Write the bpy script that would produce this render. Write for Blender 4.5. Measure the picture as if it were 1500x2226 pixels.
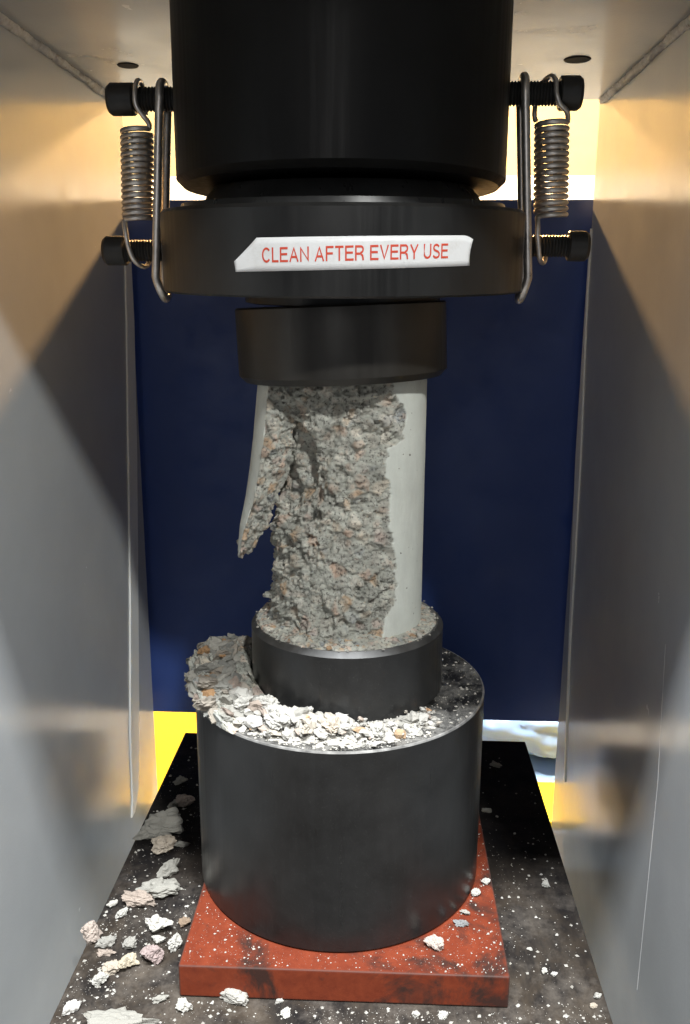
import bpy, bmesh, math, random
import numpy as np
from math import sin, cos, pi, radians, sqrt, atan2
from mathutils import Vector, Matrix, kdtree

random.seed(7)
rng = np.random.default_rng(11)
scene = bpy.context.scene
for o in list(bpy.data.objects):
    bpy.data.objects.remove(o, do_unlink=True)
COL = scene.collection

# ------------------------------------------------------------------ camera
cd = bpy.data.cameras.new('camera')
cd.sensor_fit = 'VERTICAL'
cd.sensor_height = 24.0
cd.lens = 1900 / 2226 * 24.0
cd.clip_start = 0.01
cd.clip_end = 50
cam = bpy.data.objects.new('camera', cd)
COL.objects.link(cam)
YAW, PITCH, ROLL = -0.0463, radians(13.63), 0.0039
fw = Vector((sin(YAW) * cos(PITCH), cos(YAW) * cos(PITCH), -sin(PITCH)))
rt = fw.cross(Vector((0, 0, 1))).normalized()
up = rt.cross(fw)
r2 = rt * cos(ROLL) + up * sin(ROLL)
u2 = -rt * sin(ROLL) + up * cos(ROLL)
M = Matrix((r2, u2, -fw)).transposed().to_4x4()
M.translation = Vector((0.02685, -0.5183, 0.3646))
cam.matrix_world = M
scene.camera = cam

# ------------------------------------------------------------------ world and lamps
w = bpy.data.worlds.new('World')
scene.world = w
w.use_nodes = True
w.node_tree.nodes['Background'].inputs[0].default_value = (0.86, 0.90, 1.0, 1)
w.node_tree.nodes['Background'].inputs[1].default_value = 0.14


def lamp(name, kind, loc, energy, color, size=None, target=None):
    l = bpy.data.lights.new(name, kind)
    l.energy = energy
    l.color = color
    if kind == 'AREA' and isinstance(size, tuple):
        l.shape = 'RECTANGLE'
        l.size, l.size_y = size
    elif kind == 'AREA':
        l.shape = 'DISK'
        l.size = size
    else:
        l.shadow_soft_size = size
    o = bpy.data.objects.new(name, l)
    COL.objects.link(o)
    o.location = loc
    if target is not None:
        o.rotation_euler = (Vector(target) - Vector(loc)).to_track_quat('-Z', 'Y').to_euler()
    return o


# ceiling lamp of the room, high over the operator
lamp('ceiling_lamp_front', 'AREA', (0.02, -0.83, 2.06), 195, (0.95, 0.98, 1.0), (1.2, 0.14), (0.02, -0.12, 0))
# lamp farther off to the right, behind the operator
lamp('ceiling_lamp_side', 'AREA', (0.50, -1.35, 1.54), 32, (0.98, 0.99, 0.96), 0.10, (0, 0, 0.2))
# warm lamp of the room behind the machine
lamp('warm_lamp_behind', 'POINT', (0.03, 1.05, 0.826), 130, (1.0, 0.56, 0.22), 0.03)
# added front fill low behind the operator, for sheen on wires and cylinders
lamp('front_fill', 'AREA', (-0.15, -2.3, 0.80), 3, (1.0, 0.98, 0.95), 0.70, (0, 0, 0.3))
# added cool fill that whitens the bag and bench behind the machine
lamp('bench_fill', 'AREA', (0.20, 0.42, 0.22), 4, (0.80, 0.91, 1.0), 0.10, (0.22, 0.50, -0.17))

vs = scene.view_settings
vs.view_transform = 'Standard'
vs.look = 'None'
vs.exposure = 0
vs.gamma = 1
vs.use_curve_mapping = False
scene.render.engine = 'CYCLES'

# ------------------------------------------------------------------ helpers


def link(name, me, mat=None, parent=None, loc=None, rot=None):
    o = bpy.data.objects.new(name, me)
    COL.objects.link(o)
    if mat is not None and me is not None and len(me.materials) == 0:
        me.materials.append(mat)
    if parent is not None:
        o.parent = parent
    if loc is not None:
        o.location = loc
    if rot is not None:
        o.rotation_euler = rot
    return o


def tag(o, label=None, cat=None, group=None, kind=None):
    if label:
        o['label'] = label
    if cat:
        o['category'] = cat
    if group:
        o['group'] = group
    if kind:
        o['kind'] = kind
    return o


def empty(name, loc=(0, 0, 0), rot=(0, 0, 0)):
    o = bpy.data.objects.new(name, None)
    o.empty_display_size = 0.01
    COL.objects.link(o)
    o.location = loc
    o.rotation_euler = rot
    return o


def mesh(name, verts, faces, smooth=False):
    me = bpy.data.meshes.new(name)
    me.from_pydata([tuple(map(float, v)) for v in verts], [], [tuple(f) for f in faces])
    me.update()
    if smooth:
        me.polygons.foreach_set('use_smooth', [True] * len(me.polygons))
    return me


def box_mesh(name, lo, hi, bevel=0.0, seg=2):
    bm = bmesh.new()
    bmesh.ops.create_cube(bm, size=1)
    for v in bm.verts:
        v.co = Vector([lo[i] + (v.co[i] + .5) * (hi[i] - lo[i]) for i in range(3)])
    if bevel:
        bmesh.ops.bevel(bm, geom=list(bm.edges), offset=bevel, segments=seg, profile=.6, affect='EDGES')
    me = bpy.data.meshes.new(name)
    bm.to_mesh(me)
    bm.free()
    return me


def lathe_mesh(name, prof, seg=160, axis='z', smooth_angle=30):
    """prof: list of (r, h); closed with caps when r=0 at the ends."""
    verts, faces, rings = [], [], []
    for r, h in prof:
        if r < 1e-6:
            rings.append([len(verts)])
            verts.append((0, 0, h))
        else:
            rings.append(list(range(len(verts), len(verts) + seg)))
            for k in range(seg):
                a = 2 * pi * k / seg
                verts.append((r * cos(a), r * sin(a), h))
    for a, b in zip(rings[:-1], rings[1:]):
        for k in range(seg):
            k2 = (k + 1) % seg
            if len(a) == 1 and len(b) == 1:
                continue
            if len(a) == 1:
                faces.append((a[0], b[k2], b[k]))
            elif len(b) == 1:
                faces.append((a[k], a[k2], b[0]))
            else:
                faces.append((a[k], a[k2], b[k2], b[k]))
    if axis == 'x':
        verts = [(h, x, y) for x, y, h in verts]
    me = mesh(name, verts, faces, True)
    bm = bmesh.new()
    bm.from_mesh(me)
    bmesh.ops.recalc_face_normals(bm, faces=bm.faces)
    for e in bm.edges:
        if len(e.link_faces) == 2 and e.calc_face_angle(0) > radians(smooth_angle):
            e.smooth = False
    bm.to_mesh(me)
    bm.free()
    return me


def catmull(P, n=8):
    P = [Vector(p) for p in P]
    out = []
    for i in range(len(P) - 1):
        p0, p1, p2, p3 = P[max(i - 1, 0)], P[i], P[i + 1], P[min(i + 2, len(P) - 1)]
        for k in range(n):
            t = k / n
            out.append(.5 * ((2 * p1) + (p2 - p0) * t + (2 * p0 - 5 * p1 + 4 * p2 - p3) * t * t
                             + (3 * p1 - p0 - 3 * p2 + p3) * t ** 3))
    out.append(P[-1])
    return out


def tube_mesh(name, path, r, seg=10, closed=False):
    path = [Vector(p) for p in path]
    n = len(path)
    verts, faces = [], []
    nrm = None
    for i, p in enumerate(path):
        a = path[(i - 1) % n] if closed or i > 0 else p
        b = path[(i + 1) % n] if closed or i < n - 1 else p
        t = (b - a).normalized()
        if nrm is None:
            nrm = t.orthogonal().normalized()
        nrm = (nrm - t * nrm.dot(t)).normalized()
        bi = t.cross(nrm)
        rr = r(i / max(n - 1, 1)) if callable(r) else r
        for k in range(seg):
            an = 2 * pi * k / seg
            verts.append(p + (nrm * cos(an) + bi * sin(an)) * rr)
    m = n if closed else n - 1
    for i in range(m):
        j = (i + 1) % n
        off = 0
        if closed and j == 0:   # best matching twist
            best = 1e9
            for o in range(seg):
                d = (verts[i * seg] - verts[o]).length
                if d < best:
                    best, off = d, o
        for k in range(seg):
            k2 = (k + 1) % seg
            faces.append((i * seg + k, i * seg + k2, j * seg + (k2 + off) % seg, j * seg + (k + off) % seg))
    if not closed:
        faces.append(tuple(range(seg))[::-1])
        faces.append(tuple(range((n - 1) * seg, n * seg)))
    return mesh(name, verts, faces, True)


# vectorised value noise
def _hash(ix, iy, iz, s):
    h = (ix * 374761393 + iy * 668265263 + iz * 2147483647 + s * 974634777) & 0xffffffff
    h = ((h ^ (h >> 13)) * 1274126177) & 0xffffffff
    h = ((h ^ (h >> 16)) * 2246822519) & 0xffffffff
    h = h ^ (h >> 15)
    return (h & 0xffffff) / float(0xffffff) * 2 - 1


def vnoise(P, s=0):
    P = np.asarray(P, float)
    I = np.floor(P).astype(np.int64)
    F = P - I
    F = F * F * F * (F * (F * 6 - 15) + 10)
    out = 0
    for dx in (0, 1):
        for dy in (0, 1):
            for dz in (0, 1):
                wt = ((F[:, 0] if dx else 1 - F[:, 0]) * (F[:, 1] if dy else 1 - F[:, 1])
                      * (F[:, 2] if dz else 1 - F[:, 2]))
                out = out + wt * _hash(I[:, 0] + dx, I[:, 1] + dy, I[:, 2] + dz, s)
    return out


def fbm(P, octv=4, s=0, gain=.5):
    P = np.asarray(P, float)
    a, t, n = 1.0, 0, 0
    for k in range(octv):
        t = t + a * vnoise(P * 2 ** k + 17.3 * k, s + k)
        n += a
        a *= gain
    return t / n


def ridged(P, octv=4, s=0):
    P = np.asarray(P, float)
    a, t, n = 1.0, 0, 0
    for k in range(octv):
        t = t + a * (1 - np.abs(vnoise(P * 2 ** k + 9.1 * k, s + k)) * 2)
        n += a
        a *= .55
    return t / n


# ------------------------------------------------------------------ materials
class NT:
    def __init__(self, name):
        self.m = bpy.data.materials.new(name)
        self.m.use_nodes = True
        self.t = self.m.node_tree
        self.b = self.t.nodes['Principled BSDF']

    def n(self, typ, **kw):
        x = self.t.nodes.new(typ)
        for k, v in kw.items():
            if k.startswith('i_'):
                x.inputs[k[2:].replace('_', ' ')].default_value = v
            else:
                setattr(x, k, v)
        return x

    def l(self, a, b):
        self.t.links.new(a, b)

    def coords(self, scale=(1, 1, 1)):
        tc = self.n('ShaderNodeTexCoord')
        mp = self.n('ShaderNodeMapping')
        mp.inputs['Scale'].default_value = scale
        self.l(tc.outputs['Object'], mp.inputs['Vector'])
        return mp.outputs['Vector']

    def noise(self, vec, scale, detail=5, rough=.55, dist=0):
        x = self.n('ShaderNodeTexNoise')
        x.inputs['Scale'].default_value = scale
        x.inputs['Detail'].default_value = detail
        x.inputs['Roughness'].default_value = rough
        x.inputs['Distortion'].default_value = dist
        self.l(vec, x.inputs['Vector'])
        return x.outputs['Fac']

    def ramp(self, fac, stops, interp='LINEAR'):
        x = self.n('ShaderNodeValToRGB')
        x.color_ramp.interpolation = interp
        e = x.color_ramp.elements
        while len(e) < len(stops):
            e.new(.5)
        for i, (p, c) in enumerate(stops):
            e[i].position = p
            e[i].color = c if len(c) == 4 else (*c, 1)
        self.l(fac, x.inputs['Fac'])
        return x.outputs['Color']

    def mix(self, fac, a, b, blend='MIX'):
        x = self.n('ShaderNodeMix', data_type='RGBA', blend_type=blend)
        for s, v in ((x.inputs[0], fac), (x.inputs[6], a), (x.inputs[7], b)):
            if hasattr(v, 'is_linked') or hasattr(v, 'links'):
                self.l(v, s)
            elif isinstance(v, (int, float)):
                s.default_value = v
            else:
                s.default_value = v if len(v) == 4 else (*v, 1)
        return x.outputs[2]

    def bump(self, h, strength, dist):
        x = self.n('ShaderNodeBump')
        x.inputs['Strength'].default_value = strength
        x.inputs['Distance'].default_value = dist
        self.l(h, x.inputs['Height'])
        self.l(x.outputs['Normal'], self.b.inputs['Normal'])

    def set(self, **kw):
        for k, v in kw.items():
            k = k.replace('_', ' ')
            s = self.b.inputs[k]
            if hasattr(v, 'links'):
                self.l(v, s)
            else:
                s.default_value = (*v, 1) if isinstance(v, tuple) and len(v) == 3 else v


def g(v):
    return (v, v, v, 1)


def mat_paint(name, col, rough=.28, spec=.5, orange=.06, dirt=.12):
    t = NT(name)
    v = t.coords()
    n1 = t.noise(v, 9, 6, .6)
    c = t.ramp(n1, [(.3, tuple(x * (1 - dirt) for x in col)), (.7, col)])
    sp = t.noise(v, 420, 2, .5)
    spm = t.ramp(sp, [(.15, g(1)), (.18, g(0))])
    c = t.mix(spm, c, tuple(x * .35 for x in col))
    t.set(Base_Color=c)
    rr = t.ramp(t.noise(v, 30, 5, .6), [(.3, g(rough * .7)), (.75, g(rough * 1.55))])
    t.set(Roughness=rr)
    t.b.inputs['Specular IOR Level'].default_value = spec
    t.bump(t.noise(v, 600, 3, .5), orange, .0006)
    return t.m


MAT = {}
MAT['wall'] = mat_paint('grey_enamel', (.48, .50, .51), .18, .65, .10)
MAT['ceil'] = mat_paint('grey_enamel_ceiling', (.50, .49, .46), .20, .65, .14)
MAT['blue'] = mat_paint('blue_enamel', (.017, .050, .215), .46, .6, .08)
MAT['thin_line'] = mat_paint('faint_line', (.53, .53, .53), .3)
MAT['strip'] = mat_paint('light_streak_paint', (.86, .88, .87), .45)  # pale colour standing for light that leaks onto the side walls


def mat_black(name, base=.016, rough=.36, brush=(1, 1, .03), bscale=260, dust=0.0, tint=(1, 1, 1), film=0.0):
    t = NT(name)
    v = t.coords(brush)
    st = t.noise(v, bscale, 4, .6)
    v2 = t.coords()
    sm = t.noise(v2, 28, 6, .65)
    c = t.ramp(sm, [(.3, tuple(base * .7 * k for k in tint)), (.75, tuple(base * 1.7 * k for k in tint))])
    if dust:
        d = t.ramp(t.noise(v2, 900, 3, .7), [(.60, g(0)), (.74, g(dust))])
        c = t.mix(d, c, (.32, .31, .29))
    if film:                              # powder lying on the upward faces
        gm = t.n('ShaderNodeNewGeometry')
        sx = t.n('ShaderNodeSeparateXYZ')
        t.l(gm.outputs['Normal'], sx.inputs[0])
        upm = t.ramp(sx.outputs['Z'], [(.85, g(0)), (.95, g(1))])
        pw = t.ramp(t.noise(v2, 75, 7, .75), [(.42, g(0)), (.66, g(film))])
        c = t.mix(t.mix(1.0, upm, pw, 'MULTIPLY'), c, (.30, .29, .27))
    t.set(Base_Color=c)
    r = t.ramp(st, [(.3, g(rough * .85)), (.7, g(rough * 1.25))])
    t.set(Roughness=r)
    t.b.inputs['Specular IOR Level'].default_value = .5
    t.bump(st, .05, .0004)
    return t.m


MAT['piston'] = mat_black('black_oxide_piston', .004, .42)
MAT['piston'].node_tree.nodes['Principled BSDF'].inputs['Specular IOR Level'].default_value = .28
MAT['platen'] = mat_black('black_oxide_platen', .008, .36)
MAT['retainer'] = mat_black('black_oxide_retainer', .018, .33, tint=(1.1, 1, .85))
MAT['ring'] = mat_black('black_oxide_ring', .014, .32, dust=.08, film=.6)
MAT['spacer'] = mat_black('black_oxide_spacer', .009, .32, dust=.05, film=.55)
MAT['bolt'] = mat_black('black_bolt', .014, .45)
MAT['seat'] = mat_black('greasy_seat', .02, .3)


def mat_steel(name, col=(.20, .18, .165), rough=.3):
    t = NT(name)
    v = t.coords()
    n1 = t.noise(v, 160, 4, .6)
    t.set(Base_Color=t.ramp(n1, [(.3, tuple(k * .6 for k in col)), (.7, col)]), Metallic=.85,
          Roughness=t.ramp(n1, [(.3, g(rough)), (.7, g(rough * 1.5))]))
    return t.m


MAT['wire'] = mat_steel('spring_wire', (.80, .76, .72), .27)
MAT['rim_glint'] = mat_steel('lit_rim_metal', (.55, .54, .52), .34)  # bright metal that puts the rim's lit glint into the material
MAT['chamfer'] = mat_steel('bare_edge', (.13, .13, .13), .42)


def mat_table():
    t = NT('oily_steel_bed')
    v = t.coords()
    vs_ = t.coords((1, .25, 1))
    a = t.noise(v, 14, 8, .65, .6)
    b = t.noise(vs_, 70, 6, .7)
    c = t.ramp(a, [(.30, (.008, .008, .009)), (.46, (.016, .014, .013)), (.60, (.040, .031, .023)), (.75, (.018, .016, .022))])
    c2 = t.ramp(b, [(.45, g(0)), (.8, g(.5))])
    c = t.mix(c2, c, (.085, .070, .055))
    # the rear half blends to black
    sx = t.n('ShaderNodeSeparateXYZ')
    t.l(v, sx.inputs[0])
    ad = t.n('ShaderNodeMath', operation='MULTIPLY_ADD')
    t.l(a, ad.inputs[0])
    ad.inputs[1].default_value = .16
    t.l(sx.outputs['Y'], ad.inputs[2])
    wm = t.ramp(ad.outputs[0], [(.02, g(0)), (.14, g(.72))])
    c = t.mix(wm, c, (.004, .004, .005))
    pw = t.ramp(t.noise(v, 38, 8, .78), [(.47, g(0)), (.70, g(.45))])
    c = t.mix(t.mix(1.0, pw, t.mix(wm, (1, 1, 1), (0, 0, 0)), 'MULTIPLY'), c, (.14, .122, .105))
    t.set(Base_Color=c, Roughness=t.ramp(b, [(.3, g(.34)), (.75, g(.6))]))
    t.b.inputs['Specular IOR Level'].default_value = .05
    t.bump(b, .12, .0006)
    return t.m


MAT['table'] = mat_table()


def mat_red():
    t = NT('worn_red_paint')
    v = t.coords()
    a = t.noise(v, 26, 8, .68, .4)
    b = t.noise(v, 95, 6, .7)
    f = t.noise(v, 700, 4, .7)
    c = t.ramp(b, [(.3, (.105, .0145, .0042)), (.7, (.175, .029, .0080))])
    dk = t.ramp(a, [(.51, g(0)), (.63, g(.92))])
    c = t.mix(dk, c, (.018, .010, .008))
    fk = t.ramp(f, [(.66, g(0)), (.86, g(.12))])
    c = t.mix(fk, c, (.20, .13, .11))
    # worn, greyish edges
    gm = t.n('ShaderNodeNewGeometry')
    ed = t.ramp(gm.outputs['Pointiness'], [(.525, g(0)), (.57, g(.8))])
    c = t.mix(ed, c, (.045, .032, .028))
    t.set(Base_Color=c, Roughness=t.ramp(b, [(.3, g(.38)), (.7, g(.65))]))
    t.b.inputs['Specular IOR Level'].default_value = .10
    t.bump(b, .12, .0006)
    return t.m


MAT['red'] = mat_red()


def mat_concrete_attr():
    t = NT('broken_concrete')
    v = t.coords()
    at = t.n('ShaderNodeAttribute')
    at.attribute_name = 'tone'
    sm = t.n('ShaderNodeAttribute')
    sm.attribute_name = 'smoothface'
    f1 = t.noise(v, 520, 5, .7)
    f2 = t.noise(v, 2200, 3, .7)
    rough_c = t.mix(t.ramp(f1, [(.32, g(.0)), (.7, g(1))]), at.outputs['Color'], (1.35, 1.33, 1.28), 'MULTIPLY')
    dk = t.ramp(f1, [(.36, g(.8)), (.47, g(0))])
    rough_c = t.mix(dk, rough_c, (.07, .06, .05))
    pit = t.ramp(t.noise(v, 420, 2, .4), [(.23, g(1)), (.27, g(0))])
    smc = t.ramp(t.noise(v, 40, 6, .6), [(.3, (.50, .525, .485)), (.7, (.60, .625, .575))])
    smc = t.mix(t.ramp(f2, [(.35, g(.25)), (.6, g(0))]), smc, (.40, .40, .37))
    smc = t.mix(t.ramp(t.noise(t.coords((1, 1, .25)), 90, 6, .7), [(.45, g(0)), (.7, g(.35))]), smc, (.36, .36, .335))
    smc = t.mix(pit, smc, (.16, .155, .14))
    c = t.mix(sm.outputs['Fac'], rough_c, smc)
    t.set(Base_Color=c, Roughness=.9)
    t.b.inputs['Specular IOR Level'].default_value = .2
    mx = t.n('ShaderNodeMath', operation='ADD')
    t.l(f1, mx.inputs[0])
    t.l(f2, mx.inputs[1])
    inv = t.n('ShaderNodeMath', operation='SUBTRACT')
    inv.inputs[0].default_value = 1.0
    t.l(sm.outputs['Fac'], inv.inputs[1])
    ml = t.n('ShaderNodeMath', operation='MULTIPLY_ADD')
    t.l(inv.outputs[0], ml.inputs[0])
    ml.inputs[1].default_value = .8
    ml.inputs[2].default_value = .06
    x = t.n('ShaderNodeBump')
    x.inputs['Distance'].default_value = .0012
    t.l(ml.outputs[0], x.inputs['Strength'])
    t.l(mx.outputs[0], x.inputs['Height'])
    t.l(x.outputs['Normal'], t.b.inputs['Normal'])
    return t.m


MAT['concrete'] = mat_concrete_attr()


def mat_rock(name, stops, spread=1.0):
    """chip colour: picked per object, mottled per point"""
    t = NT(name)
    v = t.coords()
    oi = t.n('ShaderNodeObjectInfo')
    c = t.ramp(oi.outputs['Random'], stops, 'CONSTANT')
    f1 = t.noise(v, 420, 5, .7)
    f2 = t.noise(v, 1500, 3, .7)
    c = t.mix(t.ramp(f1, [(.35, g(1)), (.65, g(0))]), c, (.60, .57, .52), 'MULTIPLY')
    c = t.mix(t.ramp(f2, [(.32, g(.55)), (.45, g(0))]), c, (.16, .14, .12))
    t.set(Base_Color=c, Roughness=.92)
    t.b.inputs['Specular IOR Level'].default_value = .2
    t.bump(f1, .5, .0012)
    return t.m


PALE = [(0, (.38, .37, .345)), (.22, (.48, .47, .44)), (.42, (.32, .315, .295)), (.60, (.42, .385, .335)),
        (.72, (.53, .52, .50)), (.86, (.37, .31, .27)), (.94, (.40, .28, .18))]
GREY = [(0, (.29, .29, .27)), (.3, (.38, .375, .345)), (.5, (.22, .225, .215)), (.72, (.34, .31, .27)),
        (.88, (.29, .24, .21)), (.95, (.38, .23, .12))]
MAT['pale'] = mat_rock('pale_chip', PALE)
MAT['grey'] = mat_rock('grey_chip', GREY)
for nm, cc in dict(pink=(.45, .385, .345), mauve=(.35, .28, .275), tan=(.45, .395, .33), yellow=(.50, .445, .345),
                   white=(.46, .455, .43), slate=(.20, .21, .22), orange=(.48, .30, .18), midgrey=(.31, .305, .28),
                   brown=(.24, .18, .13)).items():
    MAT[nm] = mat_rock(nm + '_stone', [(0, cc), (.99, cc)])
MAT['dust'] = mat_rock('concrete_dust', [(0, (.38, .37, .345)), (.99, (.38, .37, .345))])
MAT['grit'] = mat_rock('concrete_grit', [(0, (.40, .395, .36)), (.99, (.40, .395, .36))])


def plain(name, col, rough=.5, spec=.4):
    t = NT(name)
    v = t.coords()
    n1 = t.noise(v, 30, 5, .6)
    t.set(Base_Color=t.ramp(n1, [(.3, tuple(k * .9 for k in col)), (.7, col)]), Roughness=rough)
    t.b.inputs['Specular IOR Level'].default_value = spec
    return t.m


def mat_label():
    t = NT('white_label_tape')
    v = t.coords()
    d = t.ramp(t.noise(v, 130, 7, .75), [(.52, g(0)), (.78, g(.35))])
    c = t.mix(d, (.80, .81, .82), (.46, .43, .38))
    t.set(Base_Color=c, Roughness=.38)
    t.bump(t.noise(v, 160, 4, .6), .25, .0008)
    return t.m


MAT['label'] = mat_label()
MAT['print'] = plain('red_print', (.72, .085, .045), .5)
MAT['yellow_panel'] = plain('yellow_enamel', (.92, .66, .015), .45)
MAT['cream_wall'] = plain('cream_wall_paint', (.33, .29, .16), .7)
MAT['white_board'] = plain('white_board_paint', (.48, .50, .45), .6)
MAT['bench'] = plain('pale_bench_laminate', (.42, .53, .66), .5)
MAT['bag'] = plain('white_plastic_bag', (.50, .66, .86), .4)
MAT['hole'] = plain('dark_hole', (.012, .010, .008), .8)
MAT['floor'] = plain('floor_paint', (.30, .29, .27), .7)


def mat_weld():
    t = NT('rough_weld')
    v = t.coords()
    f = t.noise(v, 260, 6, .75)
    t.set(Base_Color=t.ramp(f, [(.30, (.25, .18, .12)), (.42, (.56, .52, .46)), (.7, (.72, .70, .67))]), Roughness=.5)
    t.bump(f, .5, .0010)
    return t.m


MAT['weld'] = mat_weld()

# ------------------------------------------------------------------ setting: the frame of the machine
XL, XR, ZC = -0.190, 0.192, 0.5165
YF, YB = -0.207, 0.238
wl = link('wall_left', box_mesh('wall_left', (XL - .03, YF - .02, -.25), (XL, YB, ZC + .1), .0015), MAT['wall'])
tag(wl, 'glossy grey painted steel side plate on the left of the test bay', 'wall', kind='structure')
wr = link('wall_right', box_mesh('wall_right', (XR, YF - .02, -.25), (XR + .03, YB, ZC + .1), .0015), MAT['wall'])
tag(wr, 'glossy grey painted steel side plate on the right of the test bay', 'wall', kind='structure')
ce = link('ceiling', box_mesh('ceiling', (XL + .0005, YF, ZC), (XR - .0005, .226, ZC + .09), .0015), MAT['ceil'])
tag(ce, 'grey painted underside of the crosshead above the black piston', 'ceiling', kind='structure')


def strip_mesh(name, x, sgn, pts, th=.0012):
    """pts: (z, y_near, y_far): thin proud strip on a side wall"""
    v, f = [], []
    t = th * sgn
    for z, a, b in pts:
        v += [(x, a, z), (x + t, a + min(.0008, th), z), (x + t, b - min(.0008, th), z), (x, b, z)]
    for i in range(len(pts) - 1):
        for k in range(3):
            f.append((i * 4 + k, i * 4 + k + 1, i * 4 + k + 5, i * 4 + k + 4))
    me = mesh(name, v, f)
    bm = bmesh.new()
    bm.from_mesh(me)
    bmesh.ops.recalc_face_normals(bm, faces=bm.faces)
    c = sum((fa.normal.x for fa in bm.faces))
    if c * sgn < 0:
        bmesh.ops.reverse_faces(bm, faces=bm.faces)
    bm.to_mesh(me)
    bm.free()
    return me


link('leaked_light_strip', strip_mesh('light_streak_l', XL, 1, [(-.075, .150, .160), (-.061, .1550, .1730), (-.0014, .1591, .1872), (.1162, .1814, .2061), (.233, .1981, .2244),
                                                   (.3462, .2143, .2370), (.400, .2202, .2372)]), MAT['strip'], wl)  # raised strip shaped and coloured as a streak of leaked light
link('leaked_light_strip', strip_mesh('light_streak_r', XR, -1, [(-.0512, .1891, .1950), (.0721, .2082, .2135), (.1141, .2097, .2203), (.2344, .2160, .2355),
                                                    (.3477, .2303, .2372), (.4218, .2340, .2374)]), MAT['strip'], wr)  # light streak of the right wall, also built as a pale strip
link('pale_line', strip_mesh('pale_line', XR, -1, [(-.061, -.0414, -.0405), (.02, -.0420, -.0411), (.086, -.0421, -.0412), (.13, -.037, -.0363), (.170, -.0325, -.0320)], .0002), MAT['thin_line'], wr)  # thin, barely raised pale line along the right wall


def weld(x, sgn, seed, parent):
    n, m = 240, 10
    v, f = [], []
    ys = np.linspace(YF + .003, .224, n)
    P = []
    for y in ys:
        for k in range(m):
            a = pi / 2 * k / (m - 1)
            P.append((y, a))
    P = np.array(P)
    ns = fbm(np.stack([P[:, 0] * 330, P[:, 1] * 2.2, 0 * P[:, 0]], -1), 4, seed)
    n2 = fbm(np.stack([P[:, 0] * 60, P[:, 1] * .5, 0 * P[:, 0]], -1), 2, seed + 5)
    for (y, a), q, q2 in zip(P, ns, n2):
        r = .0036 + .0011 * q + .0010 * q2
        v.append((x + sgn * r * cos(a), y, ZC - r * sin(a)))
    for i in range(n - 1):
        for k in range(m - 1):
            q = (i * m + k, i * m + k + 1, (i + 1) * m + k + 1, (i + 1) * m + k)
            f.append(q if sgn < 0 else q[::-1])
    link('weld_bead', mesh('weld_bead', v, f, True), MAT['weld'], parent)


weld(XL, 1, 3, ce)
weld(XR, -1, 8, ce)
# tapped holes in the crosshead
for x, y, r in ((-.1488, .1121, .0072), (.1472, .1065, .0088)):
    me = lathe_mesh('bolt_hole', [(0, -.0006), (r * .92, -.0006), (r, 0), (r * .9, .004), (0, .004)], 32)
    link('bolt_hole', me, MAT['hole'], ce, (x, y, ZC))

# bed of the machine
bed = link('steel_bed', box_mesh('steel_bed', (-.1525, -.42, -.075), (.1567, .205, -.021), .0012), MAT['table'])
tag(bed, 'dark oily steel bed plate strewn with concrete crumbs', 'bed plate')

# blue guard plate at the rear
bp = link('rear_guard_plate', box_mesh('rear_guard_plate', (-.280, .257, -.0275), (.290, .263, .4465), .001), MAT['blue'])
tag(bp, 'dark blue painted guard plate closing the rear of the bay', 'guard plate')

# room behind
bw = link('back_wall', box_mesh('back_wall', (-1.6, 1.5, -.8), (1.6, 1.55, 1.6)), MAT['cream_wall'])
tag(bw, 'cream wall of the room behind the machine', 'wall', kind='structure')
fl = link('floor', box_mesh('floor', (-3, -3, -.85), (3, 1.5, -.8)), MAT['floor'])
tag(fl, 'grey floor of the room under the machine', 'floor', kind='structure')
wb = link('white_board', box_mesh('white_board', (-1.1, 1.38, .1), (1.1, 1.40, .612), .004), MAT['white_board'])
tag(wb, 'bright white board seen over the top edge of the blue plate', 'board')
be = link('bench', box_mesh('bench', (-.75, .30, -.22), (.75, 1.25, -.175), .004), MAT['bench'])
tag(be, 'pale bench top behind the bed seen below the blue plate', 'bench')
yp = link('yellow_board', box_mesh('yellow_board', (-.46, .305, -.1745), (-.12, .80, -.160), .003), MAT['yellow_panel'])
tag(yp, 'bright yellow board on the bench behind the left rear corner of the bed', 'board')
yq = link('yellow_tray', box_mesh('yellow_tray', (.14, .305, -.1745), (.42, .385, -.166), .003), MAT['yellow_panel'])
tag(yq, 'yellow tray in front of the crumpled bag at the right rear', 'tray')


def bag():
    bm = bmesh.new()
    bmesh.ops.create_icosphere(bm, subdivisions=5, radius=1)
    P = np.array([v.co[:] for v in bm.verts])
    d = .16 * ridged(P * 1.3, 4, 21) + .10 * fbm(P * 4, 3, 5)
    for v, q in zip(bm.verts, d):
        v.co = v.co * (1 + q - .1)
        v.co.x *= .15
        v.co.y *= .10
        v.co.z *= .062
        v.co.z = max(v.co.z, -.045)
    me = bpy.data.meshes.new('crumpled_bag')
    bm.to_mesh(me)
    bm.free()
    for p in me.polygons:
        p.use_smooth = True
    return me


bg = link('crumpled_bag', bag(), MAT['bag'], None, (.225, .515, -.1295))
tag(bg, 'crumpled pale blue white plastic bag lying on the bench behind the yellow tray', 'bag')

# ------------------------------------------------------------------ black stack below the specimen
rp = link('red_plate', box_mesh('red_plate', (-.0860, -.1045, -.0205), (.0998, .0815, 0), .0012, 3), MAT['red'])
rp.rotation_euler.z = radians(.3)
tag(rp, 'worn red painted square steel plate under the large black cylinder', 'plate')

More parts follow.
